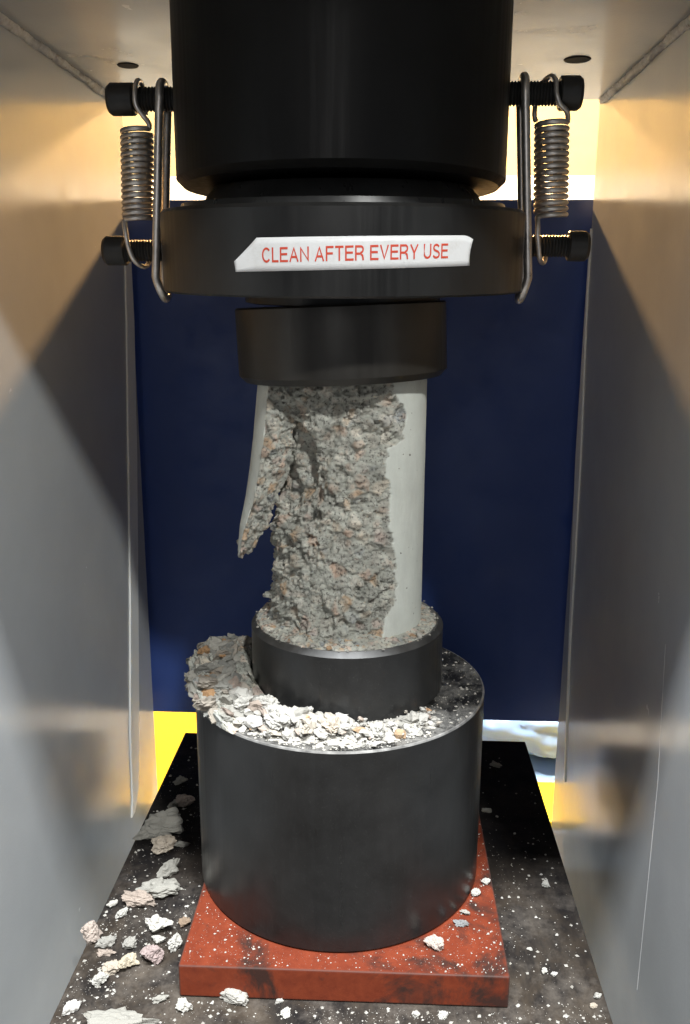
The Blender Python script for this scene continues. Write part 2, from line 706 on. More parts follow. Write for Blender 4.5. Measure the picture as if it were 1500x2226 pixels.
RB, HB = .0915, .1275
sp = link('spacer_cylinder', lathe_mesh('spacer_cylinder', [
    (0, .0003), (RB - .0012, .0003), (RB, .0015), (RB, HB - .0009), (RB - .0009, HB), (0, HB)], 256), MAT['spacer'])
link('lit_rim', lathe_mesh('lit_rim', [(RB + .0001, HB - .0010), (RB - .00025, HB - .0001), (RB - .0011, HB + .0001)], 256), MAT['rim_glint'], sp)  # lit chamfer put in as a ring of brighter metal
tag(sp, 'large black steel cylinder standing on the red plate', 'cylinder')

RX = .0045
ring = empty('pad_retainer', (RX, 0, HB + .0003))
tag(ring, 'small black steel cap ring holding the foot of the concrete cylinder', 'cap')
RR, HR = .0600, .0435
link('cap_body', lathe_mesh('cap_body', [(0, 0), (RR - .001, 0), (RR, .001), (RR, HR - .0030)], 220), MAT['ring'], ring)
link('cap_chamfer', lathe_mesh('cap_chamfer', [(RR, HR - .0030), (RR - .0030, HR)], 220), MAT['chamfer'], ring)
link('cap_rim', lathe_mesh('cap_rim', [(RR - .0030, HR), (.0535, HR), (.0530, HR - .0035), (0, HR - .0035)], 220), MAT['ring'], ring)

# ------------------------------------------------------------------ upper loading gear
RP, ZP = .0908, .4245
piston = empty('loading_piston', (0, 0, ZP))
tag(piston, 'wide black steel piston hanging from the crosshead', 'piston')
link('piston_body', lathe_mesh('piston_body', [(0, .0), (.080, .0), (RP - .0035, .0), (RP, .0035), (RP, .0918), (0, .0918)], 256), MAT['piston'], piston)

TX = -radians(2.7)
platen = empty('swivel_platen', (.001, 0, .3913), (-TX, 0, 0))
platen.rotation_euler = (radians(2.7), 0, 0)
tag(platen, 'black swivelling steel platen with a white warning label', 'platen')
RD, HD = .1012, .0427
link('platen_disc', lathe_mesh('platen_disc', [(0, -HD / 2 - .0065), (.054, -HD / 2 - .0065), (.056, -HD / 2 - .0060), (.056, -HD / 2), (RD - .0010, -HD / 2), (RD, -HD / 2 + .0010), (RD, HD / 2 - .0018),
                                            (RD - .0018, HD / 2), (0, HD / 2)], 256), MAT['platen'], platen)
link('ball_seat', lathe_mesh('ball_seat', [(.0905, HD / 2 - .0004), (.0895, HD / 2 + .0032), (.082, HD / 2 + .0036), (.0775, HD / 2 + .0036), (.0755, HD / 2 + .0075),
                                        (.071, HD / 2 + .0125), (0, HD / 2 + .0125)], 200), MAT['seat'], platen)


def thread_prof(x0, x1, r, pitch=.00175):
    pr = [(0, x0)]
    n = int(round((x1 - x0) / pitch))
    for i in range(n):
        a = x0 + (x1 - x0) * i / n
        b = (x1 - x0) / n
        pr += [(r * .86, a), (r, a + b * .45), (r, a + b * .55)]
    pr += [(r * .86, x1), (0, x1)]
    return pr


def bolt(parent, z, side, xin, xhead, xout, r_head, r_thr, y=0):
    b = link('bolt', lathe_mesh('bolt_shank', thread_prof(xin, xhead + .001, r_thr), 40, 'x', 50), MAT['bolt'], parent,
             (0, y, z), (0, 0, 0 if side > 0 else pi))
    L = xout - xhead
    hd = lathe_mesh('bolt_head', [(0, xhead), (r_head - .0007, xhead), (r_head, xhead + .0007), (r_head, xout - .0018), (r_head - .0014, xout),
                                  (r_head * .56, xout), (r_head * .56, xout - L * .5), (0, xout - L * .5)], 48, 'x')
    link('bolt_head', hd, MAT['bolt'], b)
    return b


bolt(piston, .4722 - ZP, -1, .088, .1145, .1292, .0085, .0064)
bolt(piston, .4738 - ZP, 1, .088, .1180, .1300, .0088, .0064)
bolt(platen, .3917 - .3913, -1, .098, .1245, .1375, .0082, .0061)
bolt(platen, .3945 - .3913, 1, .098, .1265, .1380, .0082, .0061)


# wire links
def wire_loop(side, ztop, zbot):
    path = []
    hw = .0093
    N = 22
    for i in range(N + 1):           # over the top, front to rear
        a = pi * i / N
        path.append((.0985, -hw * cos(a), ztop + hw * sin(a) - .001))
    for i in range(1, 14):
        t = i / 14
        z = ztop + (zbot + .012 - ztop) * t
        path.append((.0985 + .0065 * t, hw, z))
    for i in range(1, N):
        a = pi * i / N
        q = sin(a)
        path.append((.105 - .0030 * q, hw * cos(a), zbot + .012 - .012 * q))
    for i in range(14, 0, -1):
        t = i / 14
        z = ztop + (zbot + .012 - ztop) * t
        path.append((.0985 + .0065 * t, -hw, z))
    path = [(x * side, y, z) for x, y, z in path]
    return tube_mesh('wire_link', path, .0024, 12, True)


o = link('wire_link', wire_loop(-1, .4722, .3650), MAT['wire'])
tag(o, 'long steel wire loop hanging from the upper bolt left of the piston', 'wire loop', 'wire loops beside the platen')
o = link('wire_link', wire_loop(1, .4738, .3650), MAT['wire'])
tag(o, 'long steel wire loop hanging from the upper bolt right of the piston', 'wire loop', 'wire loops beside the platen')


def spring(side, xt, xb, zt, zb, coils, rc, a0, a1, top, bot):
    """helix from the bottom (angle a0) to the top (angle a1); angle 0 = +x, pi/2 = +y"""
    pts = []
    tot = coils * 2 * pi
    n = coils * 22
    tot += ((a1 - a0) % (2 * pi))
    for i in range(n + 1):
        t = i / n
        a = a0 + tot * t
        x = xb + (xt - xb) * t
        pts.append((x + rc * cos(a), rc * sin(a), zb + (zt - zb) * t))
    lo = catmull(bot[::-1] + [pts[0]], 7)[:-1]
    hi = catmull([pts[-1]] + top, 7)[1:]
    return tube_mesh('spring', lo + pts + hi, .00142, 9)


sl = spring(-1, -.1142, -.1160, .4565, .4085, 15, .0080, radians(215), radians(-20),
            [(-.1062, -.0042, .4590), (-.1085, -.0072, .4625), (-.1118, -.0086, .4675), (-.1122, -.0080, .4745), (-.1118, -.0035, .4808), (-.1112, .0030, .4806),
             (-.1108, .0078, .4745), (-.1110, .0080, .4660)],
            [(-.1222, -.0068, .4062), (-.1212, -.0084, .4005), (-.1202, -.0086, .3940), (-.1180, -.0070, .3868), (-.1150, -.0020, .3832), (-.1130, .0040, .3838),
             (-.1122, .0080, .3890)])
o = link('tension_spring', sl, MAT['wire'])
tag(o, 'coiled steel tension spring on the two bolts left of the piston', 'spring', 'tension springs beside the piston')
sr = spring(1, .1150, .1172, .4590, .4100, 15, .0083, radians(200), radians(-10),
            [(.1228, -.0035, .4615), (.1212, -.0065, .4640), (.1172, -.0085, .4670), (.1152, -.0086, .4720), (.1148, -.0060, .4790), (.1128, -.0005, .4822),
             (.1098, .0060, .4800), (.1072, .0082, .4730), (.1066, .0076, .4640), (.1076, .0070, .4612)],
            [(.1092, -.0070, .4060), (.1092, -.0086, .4000), (.1100, -.0086, .3935), (.1112, -.0070, .3880), (.1136, -.0010, .3855), (.1160, .0045, .3868),
             (.1166, .0080, .3930)])
o = link('tension_spring', sr, MAT['wire'])
tag(o, 'coiled steel tension spring on the two bolts right of the piston', 'spring', 'tension springs beside the piston')

# upper cap, slightly tipped
cap = empty('pad_retainer', (.0005, 0, .3438), (0, -radians(2.4), 0))
tag(cap, 'small black steel cap ring pressed on top of the concrete cylinder', 'cap')
RC = .0607
link('cap_body', lathe_mesh('cap_body_u', [(0, .0185), (RC - .001, .0185), (RC, .0175), (RC, -.0195), (RC - .0035, -.0232)], 220), MAT['retainer'], cap)
link('cap_rim', lathe_mesh('cap_rim_u', [(RC - .0035, -.0232), (.0532, -.0232), (.0528, -.0190), (0, -.0190)], 220), MAT['retainer'], cap)

# ------------------------------------------------------------------ label on the platen
RL = RD + .0004


def lab_pt(th, z, lift=0):
    a = radians(th)
    return ((RL + lift) * sin(a), -(RL + lift) * cos(a), z)


def label_mesh():
    v, f = [], []
    cols = []
    N = 90
    rows = 5
    for i in range(N + 1):
        th = -27.1 + (39.9 + 27.1) * i / N
        s = (th + 27.1) / 67
        zb = -.0096 + (.0029) * s
        zt = .0057 + (.0016) * s
        if th < -20.5:
            zt = min(zt, -.0048 + (th + 27.1) / 6.6 * .0105)
        if th > 37.2:
            zt -= .0018 * ((th - 37.2) / 2.7) ** 2
        for k in range(rows + 1):
            q = k / rows
            z = zb + (zt - zb) * q
            lift = 0
            if th < -21:
                lift = .0014 * ((-21 - th) / 6.1) ** 2 * (.35 + .65 * q)
            if th > 36:
                lift = .0018 * ((th - 36) / 3.9) ** 2 * q ** 1.5
            v.append(lab_pt(th + (-.35 * sin(q * pi) if th > 38.5 else 0), z, lift))
    for i in range(N):
        for k in range(rows):
            a = i * (rows + 1) + k
            f.append((a, a + rows + 1, a + rows + 2, a + 1))
    me = mesh('warning_label', v, f, True)
    return me


lb = link('warning_label', label_mesh(), MAT['label'], platen)
md = lb.modifiers.new('thickness', 'SOLIDIFY')
md.thickness = .00018
md.offset = -1
lb['label'] = 'white label tape with red lettering and curling ends'


def glyphs():
    t = .145
    h = t / 2

    def arc(cx, cy, rx, ry, a0, a1, n=14):
        return [(cx + rx * cos(radians(a0 + (a1 - a0) * i / n)), cy + ry * sin(radians(a0 + (a1 - a0) * i / n))) for i in range(n + 1)]
    G = {}
    G['C'] = (.88, [arc(.46, .5, .46 - h, .5 - h + .01, 40, 320, 30)])
    G['L'] = (.66, [[(h, 1), (h, h), (.66, h)]])
    G['E'] = (.78, [[(.78, 1 - h), (h, 1 - h), (h, h), (.80, h)], [(t, .53), (.73, .53)]])
    G['F'] = (.72, [[(.72, 1 - h), (h, 1 - h), (h, 0)], [(t, .51), (.66, .51)]])
    G['A'] = (.90, [[(.06, 0), (.45, .965), (.84, 0)], [(.24, .33), (.66, .33)]])
    G['N'] = (.84, [[(h, 0), (h, .93), (.84 - h, .07), (.84 - h, 1)]])
    G['T'] = (.78, [[(0, 1 - h), (.78, 1 - h)], [(.39, 1 - t), (.39, 0)]])
    G['R'] = (.86, [[(h, 0), (h, 1 - h), (.50, 1 - h)] + arc(.53, .725, .22, .275 - h, 80, -80, 12) + [(.50, .45), (t, .45)],
                    [(.56, .40), (.70, .33), (.735, .20), (.75, .06), (.79, 0)]])
    G['V'] = (.86, [[(.06, 1), (.43, .04), (.80, 1)]])
    G['Y'] = (.86, [[(.06, 1), (.43, .42), (.80, 1)], [(.43, .36), (.43, 0)]])
    G['U'] = (.82, [[(h, 1), (h, .36)] + arc(.41, .36, .41 - h, .36 - h, 180, 360, 16) + [(.82 - h, 1)]])
    G['S'] = (.80, [arc(.40, .735, .33 - h + .02, .265 - h, 15, 180, 14) + [(.12, .66), (.22, .57), (.40, .52), (.60, .46), (.70, .38)]
                    + arc(.40, .275, .40 - h, .275 - h, 8, -165, 16)])
    return G, t


def lettering():
    G, t = glyphs()
    V, F = [], []
    x = 0
    for ch in 'CLEAN AFTER EVERY USE':
        if ch == ' ':
            x += .40
            continue
        wdt, strokes = G[ch]
        for si, S in enumerate(strokes):
            S = [np.array(p, float) for p in S]
            n0 = len(V)
            for i, p in enumerate(S):
                d0 = S[i] - S[i - 1] if i else S[1] - S[0]
                d1 = S[i + 1] - S[i] if i < len(S) - 1 else S[i] - S[i - 1]
                d0 = d0 / np.linalg.norm(d0)
                d1 = d1 / np.linalg.norm(d1)
                n_ = np.array([-d0[1] - d1[1], d0[0] + d1[0]])
                n_ = n_ / np.linalg.norm(n_)
                k = min(1 / max(n_ @ np.array([-d0[1], d0[0]]), .35), 2.2)
                for sg in (1, -1):
                    q = p + n_ * k * sg * t / 2
                    V.append((x + q[0], min(max(q[1], -.012), 1.012), si))
            for i in range(len(S) - 1):
                a = n0 + 2 * i
                F.append((a, a + 1, a + 3, a + 2))
        x += wdt + .15
    tot = x - .15
    out = []
    for px, py, si in V:
        s = px / tot
        th = -18.9 + 51.0 * s
        z = -.0053 + .0021 * s + py * .0067
        out.append(lab_pt(th, z, .00016 + .00003 * si))
    return mesh('lettering', out, F)


link('lettering', lettering(), MAT['print'], lb)

# ------------------------------------------------------------------ broken concrete
CX = .0012
Z0, Z1 = HB + .0003 + HR - .0034, .3255
R0 = .0495
STONES = np.array([(.40, .40, .365), (.36, .365, .335), (.46, .45, .41), (.48, .38, .31), (.46, .34, .27), (.52, .46, .38),
                   (.30, .32, .33), (.44, .36, .32), (.56, .53, .47), (.46, .33, .22), (.38, .37, .33), (.43, .42, .38)])


def aggregate(P, seed, size=.0062, frac=(.52, .75, .80)):
    """stone pattern inside a mass of concrete -> (height 0..1, colour, border)"""
    r = np.random.default_rng(seed)
    P = np.asarray(P)
    lo = P.min(0) - size
    hi = P.max(0) + size
    n = int(np.prod((hi - lo) / size) * 1.0) + 4
    n = min(n, 14000)
    C = lo + r.random((n, 3)) * (hi - lo)
    kd = kdtree.KDTree(n)
    for i, c in enumerate(C):
        kd.insert(c, i)
    kd.balance()
    W = P + .0013 * np.stack([fbm(P * 260, 2, seed), fbm(P * 260, 2, seed + 3), fbm(P * 260, 2, seed + 6)], -1)
    d1 = np.empty(len(P))
    d2 = np.empty(len(P))
    idx = np.empty(len(P), int)
    for i, p in enumerate(W):
        q = kd.find_n(p, 2)
        d1[i], idx[i], d2[i] = q[0][2], q[0][1], q[1][2]
    kind = r.random(n)
    amp = np.where(kind < frac[0], r.uniform(.2, 1.0, n), np.where(kind < frac[1], -r.uniform(.2, .9, n), 0))
    ci = np.where(kind < frac[2], r.integers(0, len(STONES), n), r.choice([0, 1, 10, 11], n))
    colr = STONES[ci]
    border = np.clip((d2 - d1) / (size * .45), 0, 1)
    G = r.normal(0, 1, (n, 3))
    global FACET
    FACET = ((P - C[idx]) * G[idx]).sum(1) / size
    return amp[idx] * (border ** .6), colr[idx], border, kind[idx]


def set_attrs(me, tone, smoothf):
    a = me.attributes.new('tone', 'FLOAT_COLOR', 'POINT')
    c = np.ones((len(tone), 4), np.float32)
    c[:, :3] = tone
    a.data.foreach_set('color', c.ravel())
    b = me.attributes.new('smoothface', 'FLOAT', 'POINT')
    b.data.foreach_set('value', np.asarray(smoothf, np.float32))


def tone_of(P, colr, border, seed):
    mort = np.array([.385, .395, .360])
    k = np.clip(border * 1.6, 0, 1)[:, None]
    col = mort * (1 - k) + colr * k
    n = fbm(P * 150, 4, seed + 40)
    return np.clip(col * (1 + .42 * n)[:, None], .02, .9)


def core():
    NT_, NZ = 410, 350
    th = np.linspace(-180, 180, NT_, endpoint=False)
    zz = np.linspace(Z0, Z1, NZ)
    TH, ZZ = np.meshgrid(th, zz)
    TH, ZZ = TH.ravel(), ZZ.ravel()
    a = np.radians(TH)
    S = np.stack([np.sin(a), -np.cos(a), 0 * a], -1)
    P0 = S * R0 + np.stack([0 * a, 0 * a, ZZ], -1)
    # edge of the surviving skin, seen from the front
    bz = np.array([.160, .1777, .1892, .2049, .2139, .239, .2604, .2788, .2851, .2892, .3032, .3165, .33])
    bt = np.array([27, 30.6, 37.8, 44.0, 40.4, 35.9, 34.3, 32.2, 33.8, 47.4, 49.2, 37.7, 36])
    tb = np.interp(ZZ, bz, bt) + 4.5 * fbm(P0 * 170, 4, 2) + 1.3 * fbm(P0 * 480, 2, 4)
    sd = np.minimum(TH - tb, 205 - TH + 4 * fbm(P0 * 200, 3, 9))     # >0 on the skin
    sd = np.where(TH < -170, np.minimum(sd, TH + 180 + 25), sd)
    sd = np.where(TH < -155, 8 + TH * 0 - np.maximum(TH + 163, 0) * 2, sd)
    smooth = sd > 0
    # radius of the broken face
    hz = (ZZ - Z0) / (Z1 - Z0)
    lz = np.array([.165, .1855, .2126, .239, .2564, .2706, .29, .31, .33])
    lr = np.array([.0430, .0418, .0408, .0396, .0355, .0325, .035, .0405, .044])
    r_left = np.interp(ZZ, lz, lr)
    r_front = np.interp(ZZ, np.array([.165, .175, .19, .22, .25, .275, .288, .30, .318, .33]),
                        np.array([.0470, .0445, .0428, .0420, .0412, .0408, .0395, .0395, .0410, .042]))
    r_right = np.interp(ZZ, np.array([.165, .19, .27, .29, .33]), np.array([.0475, .0465, .0455, .0450, .0460]))
    wl_ = np.clip((-TH - 15) / 60, 0, 1)
    wr_ = np.clip((TH - 5) / 32, 0, 1)
    rr = r_front * (1 - wl_) * (1 - wr_) + r_left * wl_ + r_right * wr_ * (1 - wl_)
    # deep crack behind the leaning shard
    rr = rr - .0160 * np.exp(-((TH + 30) / 10) ** 2 - ((ZZ - .272) / .017) ** 2)
    rr = rr - .0110 * np.exp(-((TH + 52) / 13) ** 2 - ((ZZ - .252) / .016) ** 2)
    rr = rr - .0040 * np.exp(-((TH + 22 - (ZZ - .25) * 400) / 5) ** 2) * (np.abs(ZZ - .275) < .035)
    # overhanging knob under the top
    rr = rr + .0050 * np.exp(-((TH + 21) / 7.5) ** 2 - ((ZZ - .296) / .0105) ** 2)
    rr = rr + .0040 * np.exp(-((TH - 42) / 6) ** 2 - ((ZZ - .297) / .010) ** 2)
    Q = S * rr[:, None] + np.stack([0 * a, 0 * a, ZZ], -1)
    am, colr, border, kind = aggregate(Q, 5, .0080, (.38, .56, .60))
    _a, _c, _b, _k = aggregate(Q, 25, .0055)
    fc1 = FACET
    am2, col2, b2, k2 = aggregate(Q, 15, .0030, (.4, .6, .50))
    fc2 = FACET
    mk = np.clip(fbm(Q * 55, 3, 88) * 2.2 + .45, 0, 1)
    big = fbm(Q * 62, 4, 31)
    rd = ridged(Q * 120, 4, 33)
    slope = vnoise(np.stack([Q[:, 0] * 160 + Q[:, 2] * 70, Q[:, 1] * 160, Q[:, 2] * 95], -1), 52)
    fl = fbm(np.stack([Q[:, 0] * 210 - Q[:, 2] * 60, Q[:, 1] * 210, Q[:, 2] * 130 + Q[:, 0] * 60], -1), 5, 83, .6)
    rough_r = rr + .0036 * big + .0031 * am + .0007 * am2 + .0004 * rd + mk * (.0019 * fc1 + .0008 * fc2) + (1 - mk) * .0012 * fbm(Q * 420, 4, 92, .65) + .0024 * fl + .0006 * fbm(Q * 900, 3, 61)
    rough_r = np.minimum(rough_r, R0 + .0004)
    edge = np.clip(-sd / 5.5, 0, 1) ** .6
    rough_r = R0 - (R0 - rough_r) * edge
    sk = R0 + .00010 * fbm(P0 * 80, 3, 71)
    r = np.where(smooth, sk, rough_r)
    V = S * r[:, None] + np.stack([CX + 0 * a, 0 * a, ZZ], -1)
    k = np.clip(b2 * 1.4, 0, 1)[:, None] * .45
    tone = tone_of(Q, colr * (1 - k) + col2 * k, border, 5)
    F = []
    for j in range(NZ - 1):
        b0, b1 = j * NT_, (j + 1) * NT_
        for i in range(NT_):
            i2 = (i + 1) % NT_
            F.append((b0 + i, b0 + i2, b1 + i2, b1 + i))
    nv = len(V)
    V = np.vstack([V, [[CX, 0, Z0], [CX, 0, Z1]]])
    tone = np.vstack([tone, [[.4] * 3] * 2])
    for i in range(NT_):
        i2 = (i + 1) % NT_
        F.append((nv, i2, i))
        F.append((nv + 1, (NZ - 1) * NT_ + i, (NZ - 1) * NT_ + i2))
    me = mesh('concrete_core', V, F, True)
    set_attrs(me, tone, np.append(smooth.astype(float), [0, 0]))
    return me


o = link('concrete_cylinder', core(), MAT['concrete'])
tag(o, 'crushed concrete test cylinder with a strip of smooth skin left standing', 'concrete cylinder')


def loft(sections, name, seed, skin_edge, stone=.0058, amp=1.0, ncol=150):
    """sections: list of (z, [(x,y) polygon corners]); skin_edge: index of the edge(s) kept smooth"""
    V, SK, W = [], [], []
    zs = [s[0] for s in sections]
    nz = 190
    zz = np.linspace(zs[0], zs[-1], nz)
    nc = len(sections[0][1])
    arr = np.array([s[1] for s in sections])            # ns,nc,2
    per = ncol // nc
    for z in zz:
        C = np.array([[np.interp(z, zs, arr[:, c, d]) for d in (0, 1)] for c in range(nc)])
        for c in range(nc):
            p, q = C[c], C[(c + 1) % nc]
            for k in range(per):
                t = k / per
                x = p * (1 - t) + q * t
                if c in skin_edge:
                    # bulge outward like the cylinder it was
                    nrm = np.array([q[1] - p[1], -(q[0] - p[0])])
                    x = x + nrm * .10 * 4 * t * (1 - t)
                V.append((x[0], x[1], z))
                SK.append(1.0 if (c in skin_edge and 0 < k) else 0.0)
    n = per * nc
    V = np.array(V)
    F = []
    for j in range(nz - 1):
        for i in range(n):
            i2 = (i + 1) % n
            F.append((j * n + i, j * n + i2, (j + 1) * n + i2, (j + 1) * n + i))
    F.append(tuple(range(n))[::-1])
    F.append(tuple(range((nz - 1) * n, nz * n)))
    me = mesh(name, V, F, True)
    bm = bmesh.new()
    bm.from_mesh(me)
    bmesh.ops.recalc_face_normals(bm, faces=bm.faces)
    bm.to_mesh(me)
    bm.free()
    nr = np.empty(len(V) * 3)
    me.vertices.foreach_get('normal', nr)
    nr = nr.reshape(-1, 3)
    am, colr, border, kind = aggregate(V, seed, stone)
    fc1 = FACET
    am2, col2, b2, k2 = aggregate(V, seed + 3, stone * .45)
    fc2 = FACET
    SK = np.array(SK)
    d = (.0016 * fbm(V * 90, 4, seed) + .0012 * am + .0010 * fc1 + .0005 * fc2 + .0005 * am2 + .0006 * ridged(V * 150, 3, seed + 1)) * amp
    V2 = V + nr * (d * (1 - SK))[:, None]
    me.vertices.foreach_set('co', V2.ravel())
    me.update()
    k = np.clip(b2 * 1.4, 0, 1)[:, None] * .45
    set_attrs(me, tone_of(V, colr * (1 - k) + col2 * k, border, seed), SK)
    return me


# leaning shard: corners = left rear, front ridge, right, rear  (skin between left rear and ridge)
SH = [
    (.2165, [(-.0592, -.0245), (-.0588, -.0255), (-.0583, -.0247), (-.0588, -.0240)]),
    (.2205, [(-.0597, -.0200), (-.0572, -.0290), (-.0525, -.0235), (-.0560, -.0170)]),
    (.2350, [(-.0585, -.0110), (-.0540, -.0315), (-.0435, -.0225), (-.0520, -.0080)]),
    (.2520, [(-.0555, -.0060), (-.0478, -.0335), (-.0358, -.0230), (-.0450, -.0040)]),
    (.2680, [(-.0530, -.0030), (-.0445, -.0345), (-.0285, -.0240), (-.0400, -.0010)]),
    (.2866, [(-.0508, -.0010), (-.0412, -.0350), (-.0262, -.0270), (-.0340, .0020)]),
    (.3020, [(-.0492, -.0005), (-.0394, -.0352), (-.0240, -.0300), (-.0300, .0040)]),
    (.3220, [(-.0470, .0000), (-.0375, -.0352), (-.0220, -.0320), (-.0280, .0060)]),
]
o = link('concrete_shard', loft(SH, 'concrete_shard', 77, (0,)), MAT['concrete'])
tag(o, 'long pointed concrete shard peeling off the left side of the crushed cylinder', 'concrete shard')


# ------------------------------------------------------------------ rocks
def rock_mesh(name, seed, sub=3, flat=(1, 1, .6), cuts=9, bumps=.16, jag=.10):
    r = random.Random(seed)
    bm = bmesh.new()
    bmesh.ops.create_icosphere(bm, subdivisions=sub, radius=1)
    P = np.array([v.co[:] for v in bm.verts])
    P = P * np.array(flat)
    for _ in range(cuts):
        n = Vector((r.gauss(0, 1), r.gauss(0, 1), r.gauss(0, 1))).normalized()
        nn = np.array(n)
        ext = sqrt(sum((nn[i] * flat[i]) ** 2 for i in range(3)))
        d = r.uniform(.50, .86) * ext
        s = P @ nn - d
        P = P - np.outer(np.clip(s, 0, None) * .96, nn)
    L = np.linalg.norm(P, axis=1, keepdims=True)
    q = bumps * fbm(P * 1.6 + seed, 3, seed) + jag * (ridged(P * 2.6 + seed * 2, 3, seed + 7) - .3)
    q = q + jag * .9 * fbm(P * 5.5 + seed * 3, 3, seed + 11, .6)
    P = P * (1 + q[:, None])
    m = max(P[:, 0].max() - P[:, 0].min(), P[:, 1].max() - P[:, 1].min()) / 2
    P = P / m
    c = (P.max(0) + P.min(0)) / 2
    P = P - c
    for v, p in zip(bm.verts, P):
        v.co = Vector(p)
    me = bpy.data.meshes.new(name)
    bm.to_mesh(me)
    bm.free()
    return me


def settle(o, z, sink=.12):
    """lower the rock so that it rests on height z"""
    R = o.rotation_euler.to_matrix() @ Matrix.Diagonal(o.scale)
    zs = [(R @ v.co).z for v in o.data.vertices]
    h = max(zs) - min(zs)
    o.location.z = z - min(zs) - sink * h


ZT = -.021


def put(name, x, y, z, size, flat, mat, label, cat, seed, yaw=0, tilt=(0, 0), asp=.75, sub=3, sink=.10, group=None, jag=.10):
    me = rock_mesh(name, seed, sub, (1, asp, flat), 9, .16, jag)
    o = link(name, me, MAT[mat])
    o.rotation_euler = (tilt[0], tilt[1], yaw)
    o.scale = (size / 2,) * 3
    o.location = (x, y, z)
    settle(o, z, sink)
    tag(o, label, cat, group)
    return o


